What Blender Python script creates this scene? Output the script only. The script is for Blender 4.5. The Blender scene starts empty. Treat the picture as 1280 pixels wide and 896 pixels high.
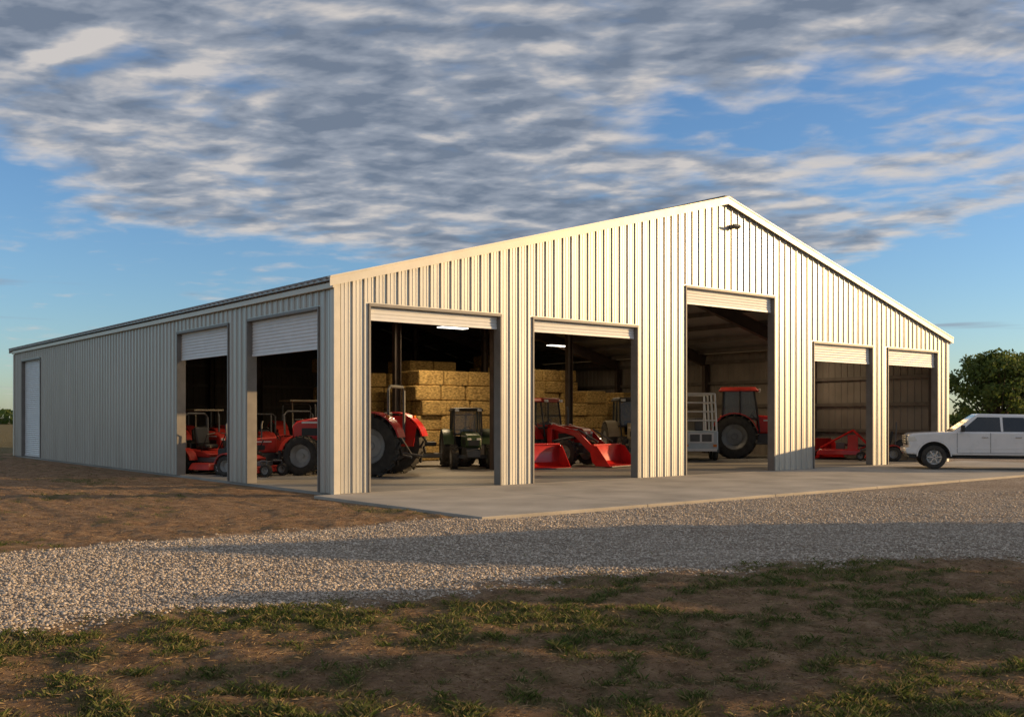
import bpy, math, random
import numpy as np
from mathutils import Vector, Matrix, noise as mn
random.seed(4); rng=np.random.default_rng(4)
scene=bpy.context.scene
scene.view_settings.view_transform='Standard'
scene.view_settings.look='None'; scene.view_settings.exposure=0
R_=math.radians
# ---------------------------------------------------------------- materials
def newmat(name):
    m=bpy.data.materials.new(name); m.use_nodes=True
    nt=m.node_tree; b=nt.nodes['Principled BSDF']
    return m,nt,b
def pmat(name,col,rough=.5,metal=0,var=.12,vscale=3.0,bump=0,bscale=40,alpha=1,emis=None,estr=0,stretch=(1,1,1),spec=.5,col2=None,coord='Object',coat=0):
    m,nt,b=newmat(name); N=nt.nodes; L=nt.links
    tc=N.new('ShaderNodeTexCoord'); mp=N.new('ShaderNodeMapping'); mp.inputs['Scale'].default_value=stretch
    L.new(tc.outputs[coord],mp.inputs[0])
    nz=N.new('ShaderNodeTexNoise'); nz.inputs['Scale'].default_value=vscale; nz.inputs['Detail'].default_value=6
    L.new(mp.outputs[0],nz.inputs['Vector'])
    rp=N.new('ShaderNodeValToRGB'); rp.color_ramp.elements[0].position=.3; rp.color_ramp.elements[1].position=.7
    c1=[c*(1-var) for c in col]; c2=[min(1,c*(1+var)) for c in col] if col2 is None else list(col2)
    rp.color_ramp.elements[0].color=(*c1,1); rp.color_ramp.elements[1].color=(*c2,1)
    L.new(nz.outputs['Fac'],rp.inputs[0]); L.new(rp.outputs[0],b.inputs['Base Color'])
    b.inputs['Roughness'].default_value=rough; b.inputs['Metallic'].default_value=metal
    b.inputs['Specular IOR Level'].default_value=spec; b.inputs['Coat Weight'].default_value=coat
    mr=N.new('ShaderNodeMapRange'); mr.inputs[3].default_value=max(0,rough-.08); mr.inputs[4].default_value=min(1,rough+.1)
    L.new(nz.outputs['Fac'],mr.inputs[0]); L.new(mr.outputs[0],b.inputs['Roughness'])
    if bump>0:
        n2=N.new('ShaderNodeTexNoise'); n2.inputs['Scale'].default_value=bscale; n2.inputs['Detail'].default_value=4
        L.new(mp.outputs[0],n2.inputs['Vector'])
        bp=N.new('ShaderNodeBump'); bp.inputs['Strength'].default_value=1; bp.inputs['Distance'].default_value=bump
        L.new(n2.outputs['Fac'],bp.inputs['Height']); L.new(bp.outputs[0],b.inputs['Normal'])
    if alpha<1: b.inputs['Alpha'].default_value=alpha
    if emis: b.inputs['Emission Color'].default_value=(*emis,1); b.inputs['Emission Strength'].default_value=estr
    return m
MAT={}
MAT['siding']=pmat('galvalume_siding',(.485,.468,.43),.38,.4,var=.09,vscale=1.1,stretch=(1,1,.25),bump=.004,bscale=1.6)
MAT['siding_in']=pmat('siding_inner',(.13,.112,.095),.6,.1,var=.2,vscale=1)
MAT['siding_in_bright']=pmat('siding_inner_brightened',(.23,.20,.17),.6,.1,var=.2,vscale=1)  # lighter copy of the inner siding; far wall's light put into its colour
MAT['trim']=pmat('cream_trim',(.60,.56,.48),.4,.1,var=.06)
MAT['jamb']=pmat('jamb_steel',(.20,.185,.17),.5,.1,var=.15)
MAT['roof']=pmat('roof_metal',(.40,.40,.40),.4,.3,var=.08)
MAT['shutter']=pmat('roller_shutter_white',(.74,.74,.74),.4,0,var=.05)
MAT['steel']=pmat('red_oxide_steel',(.075,.055,.045),.6,.1,var=.25)
MAT['purlin']=pmat('purlin_steel',(.15,.13,.115),.5,.3,var=.2)
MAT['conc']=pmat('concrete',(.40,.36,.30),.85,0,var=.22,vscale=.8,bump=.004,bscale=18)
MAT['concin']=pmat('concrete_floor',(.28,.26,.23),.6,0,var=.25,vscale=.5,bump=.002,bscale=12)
MAT['red']=pmat('red_paint',(.56,.016,.014),.32,0,var=.14,vscale=4,coat=.4)
MAT['darkred']=pmat('dusty_red_paint',(.42,.03,.02),.45,0,var=.25,vscale=5)
MAT['black']=pmat('black_plastic',(.02,.02,.02),.5,0,var=.3)
MAT['rubber']=pmat('tyre_rubber',(.045,.04,.034),.85,0,var=.45,vscale=6,bump=.003,bscale=60)
MAT['rim_s']=pmat('rim_silver',(.55,.55,.53),.4,.6,var=.1)
MAT['rim_w']=pmat('rim_grey',(.30,.30,.29),.5,.2,var=.25)
MAT['chrome']=pmat('chrome',(.6,.6,.6),.2,1,var=.05)
MAT['grey']=pmat('grey_iron',(.12,.12,.12),.55,.3,var=.2)
MAT['dgreen']=pmat('dark_green_paint',(.04,.07,.03),.45,0,var=.2)
MAT['tan']=pmat('tan_paint',(.30,.25,.17),.5,0,var=.2)
MAT['paleblue']=pmat('pale_blue_paint',(.50,.58,.63),.4,0,var=.1)
MAT['white']=pmat('white_paint',(.76,.76,.76),.28,0,var=.03,coat=.6)
MAT['glass']=pmat('tinted_glass',(.02,.024,.028),.08,0,var=.1,spec=.8)
MAT['cabglass']=pmat('cab_glass',(.10,.13,.13),.1,0,var=.1,alpha=.5,spec=.8)
MAT['lamp']=pmat('lamp_lens',(.7,.68,.62),.2,0,var=.05)
MAT['amber']=pmat('amber_lens',(.7,.2,.02),.3,0,var=.05)
MAT['hay']=pmat('hay_straw',(.34,.20,.055),.95,0,var=.5,vscale=9,bump=.06,bscale=30,stretch=(1,1,2.5),col2=(.78,.53,.19))
MAT['lit']=pmat('lit_diffuser',(.9,.9,.9),.4,0,emis=(1,.93,.8),estr=4)
MAT['bark']=pmat('bark',(.10,.075,.05),.9,0,var=.4,vscale=8,bump=.02,bscale=20)

def island_mat(name,cols,rough=.8,trans=0):
    m,nt,b=newmat(name); N=nt.nodes; L=nt.links
    g=N.new('ShaderNodeNewGeometry'); rp=N.new('ShaderNodeValToRGB')
    el=rp.color_ramp.elements
    el[0].color=(*cols[0],1); el[1].color=(*cols[-1],1)
    for i,c in enumerate(cols[1:-1]):
        e=el.new((i+1)/(len(cols)-1)); e.color=(*c,1)
    L.new(g.outputs['Random Per Island'],rp.inputs[0]); L.new(rp.outputs[0],b.inputs['Base Color'])
    b.inputs['Roughness'].default_value=rough; b.inputs['Specular IOR Level'].default_value=.25
    if trans>0:
        t=N.new('ShaderNodeBsdfTranslucent'); mx=N.new('ShaderNodeMixShader'); mx.inputs[0].default_value=trans
        L.new(rp.outputs[0],t.inputs[0]); L.new(b.outputs[0],mx.inputs[1]); L.new(t.outputs[0],mx.inputs[2])
        L.new(mx.outputs[0],N['Material Output'].inputs[0])
    return m
MAT['leaf']=island_mat('foliage_leaf',[(.07,.10,.025),(.11,.16,.035),(.17,.20,.05)],.6,.4)
MAT['blade']=island_mat('grass_blade',[(.055,.085,.018),(.09,.125,.026),(.14,.165,.04),(.22,.20,.075),(.36,.26,.13)],.7,.35)
MAT['litter']=island_mat('dry_grass_litter',[(.13,.085,.045),(.26,.17,.085),(.40,.28,.15),(.22,.16,.075)],.9,.15)
MAT['stone']=island_mat('gravel_stone',[(.30,.25,.195),(.48,.40,.32),(.64,.55,.45),(.40,.33,.25)],.85)

# ---------------------------------------------------------------- mesh builder
class MB:
    def __init__(s): s.v=[]; s.f=[]
    def quad(s,a,b,c,d): n=len(s.v); s.v+= [tuple(a),tuple(b),tuple(c),tuple(d)]; s.f.append((n,n+1,n+2,n+3)); return s
    def box(s,c,d,rot=None):
        n=len(s.v); M=rot if rot else Matrix.Identity(3)
        for z in(-.5,.5):
            for y in(-.5,.5):
                for x in(-.5,.5):
                    p=M@Vector((x*d[0],y*d[1],z*d[2])); s.v.append((p.x+c[0],p.y+c[1],p.z+c[2]))
        for f in((0,2,3,1),(4,5,7,6),(0,1,5,4),(2,6,7,3),(0,4,6,2),(1,3,7,5)): s.f.append(tuple(n+i for i in f))
        return s
    def bb(s,a,b):
        return s.box([(a[i]+b[i])/2 for i in range(3)],[abs(b[i]-a[i]) for i in range(3)])
    def prism(s,prof,y0,y1):
        n=len(s.v); k=len(prof)
        for y in(y0,y1):
            for x,z in prof: s.v.append((x,y,z))
        s.f.append(tuple(range(n,n+k))); s.f.append(tuple(range(n+2*k-1,n+k-1,-1)))
        for i in range(k):
            j=(i+1)%k; s.f.append((n+j,n+i,n+k+i,n+k+j))
        return s
    def hexa(s,p):
        n=len(s.v); s.v+=[tuple(q) for q in p]
        for f in((3,2,1,0),(4,5,6,7),(0,1,5,4),(1,2,6,5),(2,3,7,6),(3,0,4,7)): s.f.append(tuple(n+i for i in f))
        return s
    def lathe(s,prof,c,seg=32):
        n=len(s.v); k=len(prof)
        for i in range(seg):
            a=2*math.pi*i/seg
            for r,y in prof: s.v.append((c[0]+r*math.cos(a),c[1]+y,c[2]+r*math.sin(a)))
        for i in range(seg):
            j=(i+1)%seg
            for q in range(k-1): s.f.append((n+i*k+q,n+i*k+q+1,n+j*k+q+1,n+j*k+q))
        return s
    def tube(s,pts,r,seg=8):
        pts=[Vector(p) for p in pts]
        rr=r if isinstance(r,(list,tuple)) else [r]*len(pts)
        n=len(s.v)
        for i,p in enumerate(pts):
            d=(pts[min(i+1,len(pts)-1)]-pts[max(i-1,0)]).normalized()
            up=Vector((0,0,1)) if abs(d.z)<.9 else Vector((1,0,0))
            a=d.cross(up).normalized(); b=d.cross(a)
            for k in range(seg):
                t=2*math.pi*k/seg; q=p+(a*math.cos(t)+b*math.sin(t))*rr[i]; s.v.append(tuple(q))
        for i in range(len(pts)-1):
            for k in range(seg):
                j=(k+1)%seg; s.f.append((n+i*seg+k,n+i*seg+j,n+(i+1)*seg+j,n+(i+1)*seg+k))
        s.f.append(tuple(range(n,n+seg))); e=n+(len(pts)-1)*seg; s.f.append(tuple(range(e+seg-1,e-1,-1)))
        return s
def obj(name,mb,mat,parent=None,bev=0,smooth=True,seg=2):
    me=bpy.data.meshes.new(name); me.from_pydata(mb.v,[],mb.f); me.update()
    o=bpy.data.objects.new(name,me); scene.collection.objects.link(o)
    me.materials.append(MAT[mat] if isinstance(mat,str) else mat)
    if smooth:
        me.shade_smooth(); me.set_sharp_from_angle(angle=R_(32))
    if bev>0:
        b=o.modifiers.new('b','BEVEL'); b.width=bev; b.segments=seg; b.limit_method='ANGLE'; b.angle_limit=R_(40)
    if parent: o.parent=parent
    return o
def fastmesh(name,V,F,mat,parent=None):
    me=bpy.data.meshes.new(name); nv=len(V); nf,k=F.shape
    me.vertices.add(nv); me.vertices.foreach_set('co',V.astype(np.float32).ravel())
    me.loops.add(nf*k); me.loops.foreach_set('vertex_index',F.astype(np.int32).ravel())
    me.polygons.add(nf); me.polygons.foreach_set('loop_start',np.arange(0,nf*k,k,dtype=np.int32))
    me.polygons.foreach_set('loop_total',np.full(nf,k,dtype=np.int32))
    me.update(calc_edges=True); me.validate()
    o=bpy.data.objects.new(name,me); scene.collection.objects.link(o); me.materials.append(mat)
    if parent: o.parent=parent
    return o
def empty(name,loc=(0,0,0),head=0,s=1):
    e=bpy.data.objects.new(name,None); scene.collection.objects.link(e)
    e.location=loc; e.rotation_euler=(0,0,R_(head)); e.scale=(s,s,s); return e

# ---------------------------------------------------------------- world
ELEV=11
SUN=Vector((1.5,-1,0)).normalized()*math.cos(R_(ELEV)); SUN.z=math.sin(R_(ELEV))
w=bpy.data.worlds.new('World'); scene.world=w; w.use_nodes=True
nt=w.node_tree; N=nt.nodes; L=nt.links; N.clear()
def M(op,a,b=None,c=None,clamp=False):
    n=N.new('ShaderNodeMath'); n.operation=op; n.use_clamp=clamp
    for i,x in enumerate((a,b,c)):
        if x is None: continue
        if isinstance(x,(int,float)): n.inputs[i].default_value=x
        else: L.new(x,n.inputs[i])
    return n.outputs[0]
def SS(x,a,b):
    n=N.new('ShaderNodeMapRange'); n.interpolation_type='SMOOTHSTEP'; L.new(x,n.inputs[0])
    n.inputs[1].default_value=a; n.inputs[2].default_value=b; return n.outputs[0]
def NZ(vec,scale,detail=5,dist=0,rough=.5):
    n=N.new('ShaderNodeTexNoise'); n.inputs['Scale'].default_value=scale; n.inputs['Detail'].default_value=detail
    n.inputs['Distortion'].default_value=dist; n.inputs['Roughness'].default_value=rough; L.new(vec,n.inputs['Vector']); return n.outputs['Fac']
def XYZ(x,y,z=0):
    n=N.new('ShaderNodeCombineXYZ')
    for i,q in enumerate((x,y,z)):
        if isinstance(q,(int,float)): n.inputs[i].default_value=q
        else: L.new(q,n.inputs[i])
    return n.outputs[0]
tc=N.new('ShaderNodeTexCoord'); sep=N.new('ShaderNodeSeparateXYZ'); L.new(tc.outputs['Generated'],sep.inputs[0])
X,Y,Z=sep.outputs
Zc=M('MAXIMUM',Z,.02)
La=M('DIVIDE',M('SUBTRACT',M('MULTIPLY',X,.779),M('MULTIPLY',Y,.627)),Zc)
Fa=M('DIVIDE',M('ADD',M('MULTIPLY',X,.627),M('MULTIPLY',Y,.779)),Zc)
Fl=M('MULTIPLY',M('LOGARITHM',M('MAXIMUM',Fa,.3),2.718),3.2)
Lr=M('DIVIDE',La,M('POWER',M('MAXIMUM',Fa,.3),.45))
u_=M('ADD',M('MULTIPLY',Lr,1.8),M('MULTIPLY',Fl,.55)); v_=M('SUBTRACT',M('MULTIPLY',Fl,1.1),M('MULTIPLY',Lr,.6))
pr=XYZ(u_,v_,1.3)
pr2=XYZ(M('ADD',u_,.13),M('ADD',v_,.12),1.3)
big=NZ(pr,.45,3,.2); mid=NZ(pr,1.3,5,.35,.55)
puff=NZ(pr,4.4,4,.25,.5); puffb=NZ(pr2,4.4,4,.25,.5)
midb=NZ(pr2,1.3,5,.35,.55)
D=M('SUBTRACT',M('SUBTRACT',7.4,Fa),M('MULTIPLY',.24,M('POWER',M('SUBTRACT',La,1.0),2.0)))
def ell(cx,cy,rx,ry):
    h=M('SUBTRACT',1,M('ADD',M('POWER',M('DIVIDE',M('SUBTRACT',La,cx),rx),2.0),M('POWER',M('DIVIDE',M('SUBTRACT',Fa,cy),ry),2.0)))
    return M('MAXIMUM',h,0)
hole=M('ADD',ell(1.05,3.35,.85,.75),M('ADD',ell(3.1,5.4,1.1,1.0),ell(-2.3,4.0,.7,.8)))
deck=SS(D,-.9,1.8)
cov=M('ADD',M('MULTIPLY',deck,1.38),M('MULTIPLY',M('SUBTRACT',mid,.5),2.2))
cov=M('ADD',cov,M('MULTIPLY',M('SUBTRACT',puff,.5),2.3))
cov=M('ADD',cov,M('MULTIPLY',M('SUBTRACT',big,.5),1.7))
cov=M('SUBTRACT',cov,M('MULTIPLY',hole,1.0))
cov=M('SUBTRACT',cov,M('MULTIPLY',M('MAXIMUM',M('SUBTRACT',La,.0),0),.19))
cl=SS(cov,.12,1.35)
cl=M('MULTIPLY',cl,M('GREATER_THAN',Z,.0))
az=M('ARCTAN2',X,Y); st=NZ(XYZ(M('MULTIPLY',az,3.5),M('MULTIPLY',Z,55),7),1.0,3)
stm=M('MULTIPLY',SS(st,.60,.72),M('MULTIPLY',SS(Z,.06,.085),M('SUBTRACT',1,SS(Z,.11,.14))))
rel=M('ADD',M('MULTIPLY',M('SUBTRACT',puffb,puff),1.9),M('MULTIPLY',M('SUBTRACT',midb,mid),1.6))
shade=M('ADD',M('MULTIPLY',M('SUBTRACT',puff,.5),.5),M('ADD',M('MULTIPLY',M('SUBTRACT',mid,.5),.8),M('MULTIPLY',M('SUBTRACT',big,.5),1.1)))
shade=M('ADD',shade,M('MULTIPLY',M('SUBTRACT',cl,.80),.5))
shade=M('ADD',M('ADD',shade,rel),.45,clamp=True)
cr=N.new('ShaderNodeValToRGB'); L.new(shade,cr.inputs[0])
e=cr.color_ramp.elements; e[0].position=.1; e[0].color=(.72,.67,.63,1); e[1].position=.9; e[1].color=(.19,.23,.30,1)
e2=e.new(.5); e2.color=(.35,.385,.45,1)
sky=N.new('ShaderNodeTexSky'); sky.sky_type='NISHITA'; sky.sun_disc=False
sky.sun_elevation=R_(ELEV); sky.sun_rotation=math.atan2(1.5,-1); sky.air_density=1.0; sky.dust_density=.4; sky.ozone_density=3.2
vm=N.new('ShaderNodeVectorMath'); vm.operation='MULTIPLY'; vm.inputs[1].default_value=(1.02,1.12,1.26); L.new(sky.outputs[0],vm.inputs[0])
bg1=N.new('ShaderNodeBackground'); bg1.inputs[1].default_value=.14; L.new(vm.outputs[0],bg1.inputs[0])
bg2=N.new('ShaderNodeBackground'); bg2.inputs[1].default_value=.9; L.new(cr.outputs[0],bg2.inputs[0])
bg3=N.new('ShaderNodeBackground'); bg3.inputs[0].default_value=(.27,.30,.38,1)
mx=N.new('ShaderNodeMixShader'); L.new(M('MULTIPLY',cl,.92),mx.inputs[0]); L.new(bg1.outputs[0],mx.inputs[1]); L.new(bg2.outputs[0],mx.inputs[2])
mx2=N.new('ShaderNodeMixShader'); L.new(M('MULTIPLY',stm,.7),mx2.inputs[0]); L.new(mx.outputs[0],mx2.inputs[1]); L.new(bg3.outputs[0],mx2.inputs[2])
out=N.new('ShaderNodeOutputWorld'); L.new(mx2.outputs[0],out.inputs[0])
sl=bpy.data.lights.new('sun','SUN'); sl.energy=5; sl.angle=R_(.5); sl.color=(1,.655,.31)
so=bpy.data.objects.new('sun',sl); scene.collection.objects.link(so); so.rotation_euler=SUN.to_track_quat('Z','Y').to_euler(); so.location=(40,-30,20)

# ---------------------------------------------------------------- camera
cam=bpy.data.cameras.new('camera'); co=bpy.data.objects.new('camera',cam); scene.collection.objects.link(co)
co.location=(-11.0,-20.03,1.71); co.rotation_euler=(R_(90),0,R_(-38.8)); cam.lens=1253/1280*36; cam.sensor_width=36
cam.shift_y=74/1280; cam.clip_end=5000; scene.camera=co
def cw(lat,dep): return (lat*.779+dep*.627-11, -lat*.627+dep*.779-20.03)

# ---------------------------------------------------------------- ground
def fbm(x,y,s,o=3):
    v=0;a=1
    for i in range(o):
        v+=a*mn.noise((x*s,y*s,3.7*i)); s*=2.1; a*=.5
    return v
def sst(x,a,b):
    t=min(1,max(0,(x-a)/(b-a))); return t*t*(3-2*t)
def gravel(x,y):
    n=fbm(x,y,.7,3)*.55+mn.noise((x*5,y*5,0))*.2
    xl=min(max(x+10,0),18)
    lo=-11.1-.022*xl*xl
    hi=-5.9-.03*(x+.4) if x<-.4 else (-.2 if x<29 else 2.5)
    return sst(y-lo+n,-.45,.5)*sst(hi-y+n*.5,-.25,.3)
def grassm(x,y):
    g=gravel(x,y)
    n=fbm(x+40,y,.5,3)*.55+fbm(x+9,y-4,3.1,3)*.6
    if y<-9: b=.03-(x+8)*.012
    else:
        b=-.38+sst(-x,5,30)*.45+sst(y,20,45)*.9+sst(x,30,40)*.8
    return (1-g)*sst(n+b,-.33,.5)
def hgt(x,y,g):
    near=sst(x,-.9,-.4)*sst(-x,-29.2,-28.6)*sst(y,-6.6,-6.1)*sst(-y,-31,-30.3)
    a=.012 if g>.5 else .045
    h=-.045+fbm(x,y,.35,2)*.03+fbm(x,y,1.7,3)*a*(1-near)+(mn.noise((x*6,y*6,1))+.7*mn.noise((x*13,y*13,4)))*(.006+.014*(1-g))*(1-near)
    return h*(1-near)+-.07*near
def lines(lo,hi,f,m0,m1,far):
    c=list(np.arange(lo,hi,f)); 
    a=list(np.arange(m0,lo,.25)); b=list(np.arange(hi,m1,.42))
    o=[];s=.6;p=m1
    while p<far: p+=s; s*=1.22; o.append(p)
    q=[];s=.6;p=m0
    while p>-far: p-=s; s*=1.22; q.append(p)
    return np.array(q[::-1]+a+c+b+o)
xs=lines(-13,7,.065,-30,42,3000); ys=lines(-18.5,-3,.065,-24,34,3000)
nx,ny=len(xs),len(ys)
V=np.zeros((ny,nx,3)); C=np.zeros((ny,nx,4)); C[...,3]=1
for j,y in enumerate(ys):
    for i,x in enumerate(xs):
        far=abs(x)>60 or abs(y)>60
        g=0.0 if far else gravel(x,y)
        gr=grassm(x,y) if not far else .85
        C[j,i,0]=g; C[j,i,1]=gr
        V[j,i]=(x,y,hgt(x,y,g) if not far else -.05)
idx=np.arange(nx*ny).reshape(ny,nx)
F=np.stack([idx[:-1,:-1],idx[:-1,1:],idx[1:,1:],idx[1:,:-1]],-1).reshape(-1,4)
gm,gnt,gb=newmat('ground_soil_gravel_grass')
ground=fastmesh('ground',V.reshape(-1,3),F,gm)
ca=ground.data.color_attributes.new('mask','FLOAT_COLOR','POINT'); ca.data.foreach_set('color',C.reshape(-1).astype(np.float32))
ground.data.shade_smooth()
GN=gnt.nodes; GL=gnt.links
at=GN.new('ShaderNodeAttribute'); at.attribute_name='mask'; sp=GN.new('ShaderNodeSeparateColor'); GL.new(at.outputs['Color'],sp.inputs[0])
gt=GN.new('ShaderNodeTexCoord')
def gn(scale,detail=5,rough=.55):
    n=GN.new('ShaderNodeTexNoise'); n.inputs['Scale'].default_value=scale; n.inputs['Detail'].default_value=detail; n.inputs['Roughness'].default_value=rough
    GL.new(gt.outputs['Object'],n.inputs['Vector']); return n.outputs['Fac']
def ramp(fac,stops):
    r=GN.new('ShaderNodeValToRGB'); GL.new(fac,r.inputs[0]); e=r.color_ramp.elements
    e[0].position=stops[0][0]; e[0].color=(*stops[0][1],1); e[1].position=stops[-1][0]; e[1].color=(*stops[-1][1],1)
    for p,c in stops[1:-1]:
        q=e.new(p); q.color=(*c,1)
    return r.outputs[0]
def mixc(f,a,b):
    m=GN.new('ShaderNodeMix'); m.data_type='RGBA'; GL.new(f,m.inputs['Factor']); GL.new(a,m.inputs['A']); GL.new(b,m.inputs['B']); return m.outputs['Result']
dirt=ramp(gn(3.2,12,.8),[(.32,(.12,.068,.036)),(.5,(.28,.172,.094)),(.68,(.46,.31,.18))])
vor=GN.new('ShaderNodeTexVoronoi'); vor.inputs['Scale'].default_value=30; GL.new(gt.outputs['Object'],vor.inputs['Vector'])
vs=GN.new('ShaderNodeSeparateColor'); GL.new(vor.outputs['Color'],vs.inputs[0])
grav=ramp(vs.outputs[0],[(.0,(.27,.22,.17)),(.5,(.44,.36,.285)),(1,(.60,.51,.41))])
gvar=ramp(gn(.5,6,.6),[(.3,(.72,.68,.64)),(.7,(1,1,1))])
mm=GN.new('ShaderNodeMix'); mm.data_type='RGBA'; mm.blend_type='MULTIPLY'; mm.inputs['Factor'].default_value=1; GL.new(grav,mm.inputs['A']); GL.new(gvar,mm.inputs['B']); grav=mm.outputs['Result']
gras=ramp(gn(9,9,.75),[(.3,(.05,.055,.018)),(.5,(.12,.105,.036)),(.72,(.28,.20,.09))])
def gmath(op,a,b):
    n=GN.new('ShaderNodeMath'); n.operation=op; n.use_clamp=True
    for i,x in enumerate((a,b)):
        if isinstance(x,(int,float)): n.inputs[i].default_value=x
        else: GL.new(x,n.inputs[i])
    return n.outputs[0]
gmn=gmath('MULTIPLY',gmath('SUBTRACT',gmath('ADD',sp.outputs[1],gmath('MULTIPLY',gn(22,6,.7),.9)),.5),1.7)
gsel=gmath('MULTIPLY',gmn,gmath('GREATER_THAN',sp.outputs[1],.02))
c=mixc(gsel,dirt,gras); c=mixc(sp.outputs[0],c,grav); GL.new(c,gb.inputs['Base Color']); gb.inputs['Roughness'].default_value=.95; gb.inputs['Specular IOR Level'].default_value=.2
bA=GN.new('ShaderNodeBump'); bA.inputs['Distance'].default_value=.06; GL.new(gn(13,12,.8),bA.inputs['Height'])
bB=GN.new('ShaderNodeBump'); bB.inputs['Distance'].default_value=.02; GL.new(sp.outputs[0],bB.inputs['Strength']); bB.invert=True; GL.new(vor.outputs['Distance'],bB.inputs['Height']); GL.new(bA.outputs[0],bB.inputs['Normal']); GL.new(bB.outputs[0],gb.inputs['Normal'])

def scatter(n,dmin,dmax,latk,fn,t0,t1,pw=1.25):
    out=[]
    dep=dmin+(dmax-dmin)*rng.random(n*5)**pw
    lat=(rng.random(n*5)*2-1)*(latk*dep+1.0)
    for d,l in zip(dep,lat):
        x,y=cw(l,d); m=fn(x,y)
        if m>t0+random.random()*t1: out.append((x,y,m,d))
        if len(out)>=n: break
    return np.array(out)
pts=scatter(80000,8.0,24,.56,lambda x,y:0 if (x>-.65 and y>-6.25) else gravel(x,y),.05,.85)
pz=np.array([hgt(p[0],p[1],p[2]) for p in pts])
n=len(pts); octv=np.array([(1,0,0),(0,1,0),(-1,0,0),(0,-1,0),(0,0,1),(0,0,-1)],float)
octf=np.array([(0,1,4),(1,2,4),(2,3,4),(3,0,4),(1,0,5),(2,1,5),(3,2,5),(0,3,5)])
sc=(.008+.014*rng.random((n,1,1))**2.2)*(.7+.6*rng.random((n,1,3)))
sv=octv[None]*(.75+.5*rng.random((n,6,1)))+rng.normal(0,.15,(n,6,3))
ang=rng.random(n)*6.28; cs,sn=np.cos(ang)[:,None],np.sin(ang)[:,None]
sv=sv*sc*np.array([1.2,1.2,.75]); sx=sv[...,0]*cs-sv[...,1]*sn; sy=sv[...,0]*sn+sv[...,1]*cs
sv=np.stack([sx,sy,sv[...,2]],-1)+np.stack([pts[:,0],pts[:,1],pz+.003],-1)[:,None]
sf=(octf[None]+np.arange(n)[:,None,None]*6).reshape(-1,3)
fastmesh('gravel',sv.reshape(-1,3),sf,MAT['stone'])
def gfn(x,y):
    if x>-.65 and y>-6.25: return 0
    return grassm(x,y)+mn.noise((x*8,y*8,5))*.6-.07
def blades(name,pts,h0,h1,lean,wid,mat,hm=True):
    n=len(pts); pz=np.array([hgt(p[0],p[1],0) for p in pts]); dsc=1+np.maximum(pts[:,3]-9,0)/12
    hh=(h0+h1*rng.random(n)**1.8)
    if hm: hh=hh*(.6+.6*np.clip(pts[:,2],0,1.2))
    ww=(wid+wid*rng.random(n))*dsc; a=rng.random(n)*6.28
    dx,dy=np.cos(a)*ww,np.sin(a)*ww; lx,ly=rng.normal(0,lean,n)*hh,rng.normal(0,lean,n)*hh
    X_,Y_=pts[:,0],pts[:,1]; zz=hh if hm else hh*.25
    g0=np.stack([X_-dx,Y_-dy,pz-.008],-1); g1=np.stack([X_+dx,Y_+dy,pz-.008],-1)
    g2=np.stack([X_+dx*.6+lx*.4,Y_+dy*.6+ly*.4,pz+zz*.6],-1); g3=np.stack([X_+lx,Y_+ly,pz+zz],-1)
    fastmesh(name,np.stack([g0,g1,g2,g3],1).reshape(-1,3),np.arange(n*4).reshape(-1,4),mat)
blades('grass',np.concatenate([scatter(115000,4.6,14,.58,gfn,.28,.8,1.1),scatter(20000,13,42,.52,lambda x,y:gfn(x,y) if x<-.6 else 0,.25,.6,1)]),.014,.036,.8,.0028,MAT['blade'])
blades('dry_grass_litter',np.concatenate([scatter(65000,4.6,14,.58,lambda x,y:(1-gravel(x,y))*.7 if y<-9 else 0,.1,.9,1.1),scatter(20000,14,36,.5,lambda x,y:(1-gravel(x,y))*.6 if x<-.6 else 0,.1,.8,1)]),.02,.03,1.1,.002,MAT['litter'],False)

# ---------------------------------------------------------------- barn
W,DP,EH,AX,AH=27.1,30.0,4.8,13.55,8.4
SL=(AH-EH)/AX
barn=empty('metal_barn')
def top(a): return AH-abs(a-AX)*SL
def wall(nm,mapf,length,topf,opens,breaks=(),inner=.03,imat='siding_in'):
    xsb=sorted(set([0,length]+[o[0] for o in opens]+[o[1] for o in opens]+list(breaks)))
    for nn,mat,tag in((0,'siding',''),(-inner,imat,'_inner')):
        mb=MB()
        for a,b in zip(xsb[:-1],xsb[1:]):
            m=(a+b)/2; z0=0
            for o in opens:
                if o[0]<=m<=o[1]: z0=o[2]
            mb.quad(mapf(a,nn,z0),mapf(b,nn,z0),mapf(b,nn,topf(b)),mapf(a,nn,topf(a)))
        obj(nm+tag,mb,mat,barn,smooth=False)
    for dirn,mat,tag,off in((1,'siding','_ribs',0),(-1,imat,'_inner_ribs',-inner)):
        mb=MB(); k=0; a=.15
        while a<length-.08:
            minor=(k%3!=0)
            if dirn<0 and minor: a+=.1016; k+=1; continue
            hw,hh=(.030,.034) if not minor else (.016,.009)
            tw=hw*.42; z0=.0
            for o in opens:
                if o[0]-.07-hw<a<o[1]+.07+hw: z0=o[2]+.1
            z1=topf(a)-.02
            if dirn<0: hh*=.6
            p=[(a-hw,off+dirn*.001),(a-tw,off+dirn*hh),(a+tw,off+dirn*hh),(a+hw,off+dirn*.001)]
            for (u0,n0),(u1,n1) in zip(p[:-1],p[1:]):
                mb.quad(mapf(u0,n0,z0),mapf(u1,n1,z0),mapf(u1,n1,z1),mapf(u0,n0,z1))
            mb.quad(*[mapf(u,n_,z0) for u,n_ in p])
            a+=.1016; k+=1
        obj(nm+tag,mb,mat,barn,smooth=False)
def mbox(mapf,mb,a0,a1,n0,n1,z0,z1):
    p=mapf(a0,n0,z0); q=mapf(a1,n1,z1); mb.bb([min(p[i],q[i]) for i in range(3)],[max(p[i],q[i]) for i in range(3)])
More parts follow.
